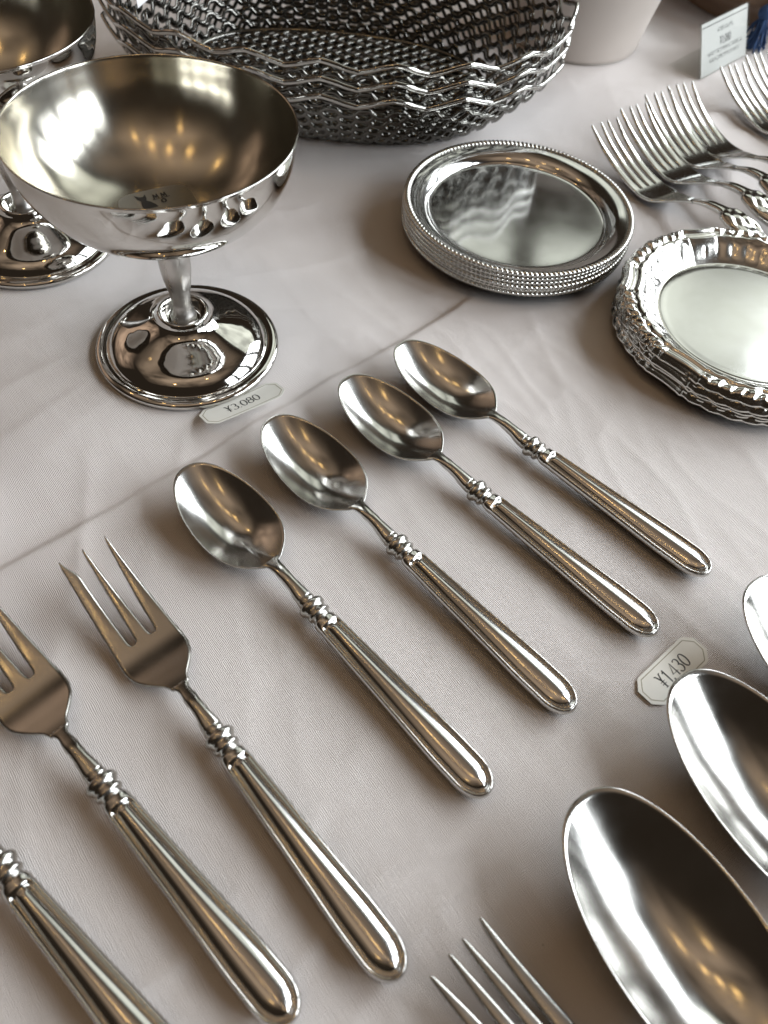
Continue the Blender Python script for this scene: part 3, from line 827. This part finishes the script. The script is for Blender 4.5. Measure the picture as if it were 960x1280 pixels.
def basket_wires():
    out = []; rows = 9; sp = .375
    for k in range(rows):
        t = (k + .3) / rows
        A = 7.5 + 3.45 * t ** .75; B = 4.1 + 3.9 * t ** .8; z = .34 + sp * k
        path = []
        for i in range(NCELL * PER):
            w = hexw(i, PER, .5 * (k % 2)); g = 1 + .004 * w
            path.append(oval_pt(ANG[i], A * g, B * g, z + sp * .40 * w))
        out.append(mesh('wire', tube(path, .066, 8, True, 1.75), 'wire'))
    path = []
    for i in range(NCELL * PER):
        w = zig(i, PER * 2, 0); g = 1 + .012 * w
        path.append(oval_pt(ANG[i], 11.15 * g, 8.15 * g, 3.98 + .22 * w))
    rim = mesh('rim', tube(path, .095, 8, True, 1.3), 'rim')
    base = mesh('base_ring', tube([oval_pt(ANG[i], 7.4, 4.0, .16) for i in range(0, NCELL * PER, 2)], .15, 10, True, .8), 'wire')
    # expanded-metal floor: zig-zag bars across the base oval
    fl = []
    y = -3.8; k = 0
    while y < 3.8:
        L_ = 7.25 * (1 - abs(y / 3.95) ** 2.25) ** (1 / 2.25); n = max(3, int(2 * L_ / .14))
        pts = [(-L_ + 2 * L_ * i / n, y + .19 * zig((-L_ + 2 * L_ * i / n) / .125 + 400, 8, .5 * (k % 2)), .14) for i in range(n + 1)]
        fl.append(mesh('floor_wire', tube(pts, .12, 5, False, .7), 'wire')); y += .40; k += 1
    return out, rim, base, fl
bw, brim, bbase, bfl = basket_wires()
bl = ['topmost of the nested oval lattice baskets of shiny steel', 'middle one of the nested oval lattice baskets of shiny steel', 'bottom one of the nested oval lattice baskets, standing on the cloth']
for k in range(3):
    t = thing('lattice_basket', bl[k], 'basket', (BX, BY, .72 * (2 - k)), BROT, 'nested oval lattice baskets')
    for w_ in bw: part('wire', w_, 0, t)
    part('rim', brim, 0, t); b_ = part('base_ring', bbase, 0, t)
    if True:
        for fm in bfl: part('floor_wire', fm, 0, b_)
# white slip leaning inside the end of the top basket
Q = at(172, 10, 3.8); P = Q + Vector((-.5, 1.3, 1.5)); sd = Vector((.35, .93, .15)).normalized()
sl = []
for i in range(13):
    c = P.lerp(Q, i / 12) + Vector((0, 0, .12 * math.sin(i * .5)))
    sl.append([tuple(c + sd * 0), tuple(c + sd * 2.4), tuple(c + sd * 2.4 + Vector((.02, 0, .02))), tuple(c + Vector((.02, 0, .02)))])
o = part('paper_slip', loft(sl), 'fly', smooth=False)
tag(o, 'white paper slip lying inside the end of the lattice basket', 'paper')

# ------------------------------------------------------------------ pot, card, tassel, wooden dish
pp = [(.001, .0), (3.6, .0), (3.86, .03), (3.98, .14), (4.05, .4), (4.35, 2.0), (4.85, 4.2), (5.45, 6.4), (6.05, 8.4), (6.15, 8.6), (6.05, 8.65), (5.9, 8.5), (5.25, 6.3), (4.6, 4.0), (4.1, 1.6), (3.7, .5), (.001, .45)]
o = part('ceramic_pot', lathe(smooth_profile(pp, 4), 96), 'ceramic'); o.location = Vector((7.93, 52.99, 0)) * S
tag(o, 'plain pale ceramic pot flaring upward, standing behind the lattice baskets', 'pot')

b0 = Vector((15.34, 49.06, 0)); e = Vector((.64, .77, 0)).normalized(); nb = Vector((-e.y, e.x, 0)); lean = math.radians(24)
upv = nb * math.sin(lean) + Vector((0, 0, 1)) * math.cos(lean); fr = e.cross(upv)
mm = Matrix((e, upv, fr)).transposed().to_4x4(); mm.translation = b0 * S
pc = bpy.data.objects.new('price_card', None); COL.objects.link(pc); pc.matrix_world = mm; pc.empty_display_size = .01
tag(pc, 'printed price card in a clear slanted acrylic stand among the forks', 'price card')
CW, CH = 5.35, 2.85
part('front_plate', box(0, CW, .02, CH, .05, .13), 'acrylic', pc, smooth=False)
part('rear_plate', box(0, CW, .02, CH, -.13, -.05), 'acrylic', pc, smooth=False)
part('card', box(.06, CW - .06, .05, CH - .06, -.03, .03), 'card', pc, smooth=False)
def local_strip(w0, w1, d):   # base plate behind, flat on the cloth
    inv = mm.inverted()
    pts = [b0 + e * w0, b0 + e * w1, b0 + e * w1 + nb * d, b0 + e * w0 + nb * d]
    vs = [inv @ (Vector((p.x, p.y, z)) * S) / S for z in (.0, .09) for p in pts]
    return [tuple(v) for v in vs], [(3, 2, 1, 0), (4, 5, 6, 7), (0, 1, 5, 4), (1, 2, 6, 5), (2, 3, 7, 6), (3, 0, 4, 7)]
part('base_plate', local_strip(0, CW, 2.2), 'acrylic', pc, smooth=False)
# print: a rule, a small heading, the price and two lines of small text as blurred-size marks
def word_row(y, h, x0, x1, w):
    out = []; x = x0
    while x < x1:
        cw = h * random.uniform(.45, .75)
        for s in range(random.choice((2, 3, 3))):
            if random.random() < .5: out.append(ribbon([(x + random.uniform(0, cw), y), (x + random.uniform(0, cw), y + h)], w))
            else:
                yy = y + h * random.random(); out.append(ribbon([(x, yy), (x + cw * .85, yy)], w))
        x += cw * 1.25
    v, f = join(*out); return [(a, b, .033) for a, b, c in v], f
part('rule', ([(a, b, .033) for a, b, c in ribbon([(.1, CH - .28), (CW - .1, CH - .28)], .05)[0]], [(0, 1, 3, 2)]), 'ink', pc)
v, f = lettering('Y1,080', .42, .15, .08)
part('lettering', ([(a + 2.75, b + 1.55, .033) for a, b, c in v], f), 'ink', pc)
for (y, h, x0, x1, w_) in ((2.05, .22, 1.8, 3.6, .03), (.98, .2, .75, 4.6, .028), (.62, .2, 1.0, 4.3, .028)):
    part('small_print', word_row(y, h, x0, x1, w_), 'ink', pc)

tq = at(946, 66, 0)
ts = thing('blue_tassel', 'small dark blue thread tassel lying behind the price card', 'tassel', (tq.x - .3, tq.y + .5, 0))
strands = []
for k in range(46):
    a = random.uniform(0, 2*PI); rr = random.uniform(.1, .95); pts = []
    for i in range(7):
        t = i / 6; pts.append((rr * t * math.cos(a) + .15 * random.uniform(-1, 1) * t, rr * t * math.sin(a), max(.05, 1.9 - 1.9 * t ** 1.6 + random.uniform(-.10, .10))))
    strands.append(tube(pts, .055, 5))
part('skirt', join(*strands), 'blue', ts)
part('knot', lathe(smooth_profile([(.001, 1.7), (.3, 1.75), (.42, 1.95), (.4, 2.2), (.22, 2.4), (.1, 2.5), (.001, 2.52)], 4), 20), 'blue', ts)
part('cord', tube([(0, 0, 2.45), (.15, .1, 2.8), (.5, .4, 2.9), (.9, .8, 2.4), (1.3, 1.3, 1.2), (1.6, 1.8, .12)], .07, 6), 'blue', ts)

wp = [(.001, .5), (6.5, .5), (7.0, .0), (7.6, .0), (7.9, .3), (9.5, 1.2), (11.6, 2.0), (11.9, 2.3), (11.85, 2.75), (11.6, 2.85), (11.3, 2.7), (9, 1.7), (7, 1.0), (.001, .9)]
wq = at(965, 14, 2.0)
wp = [(r * .68, z) for r, z in wp]
o = part('wooden_dish', lathe(smooth_profile(wp, 4), 96), 'wood'); o.location = Vector((wq.x + 1.2, wq.y + 7.9, 0)) * S
tag(o, 'round brown wooden dish with an overhanging rim at the far end of the cloth', 'dish')
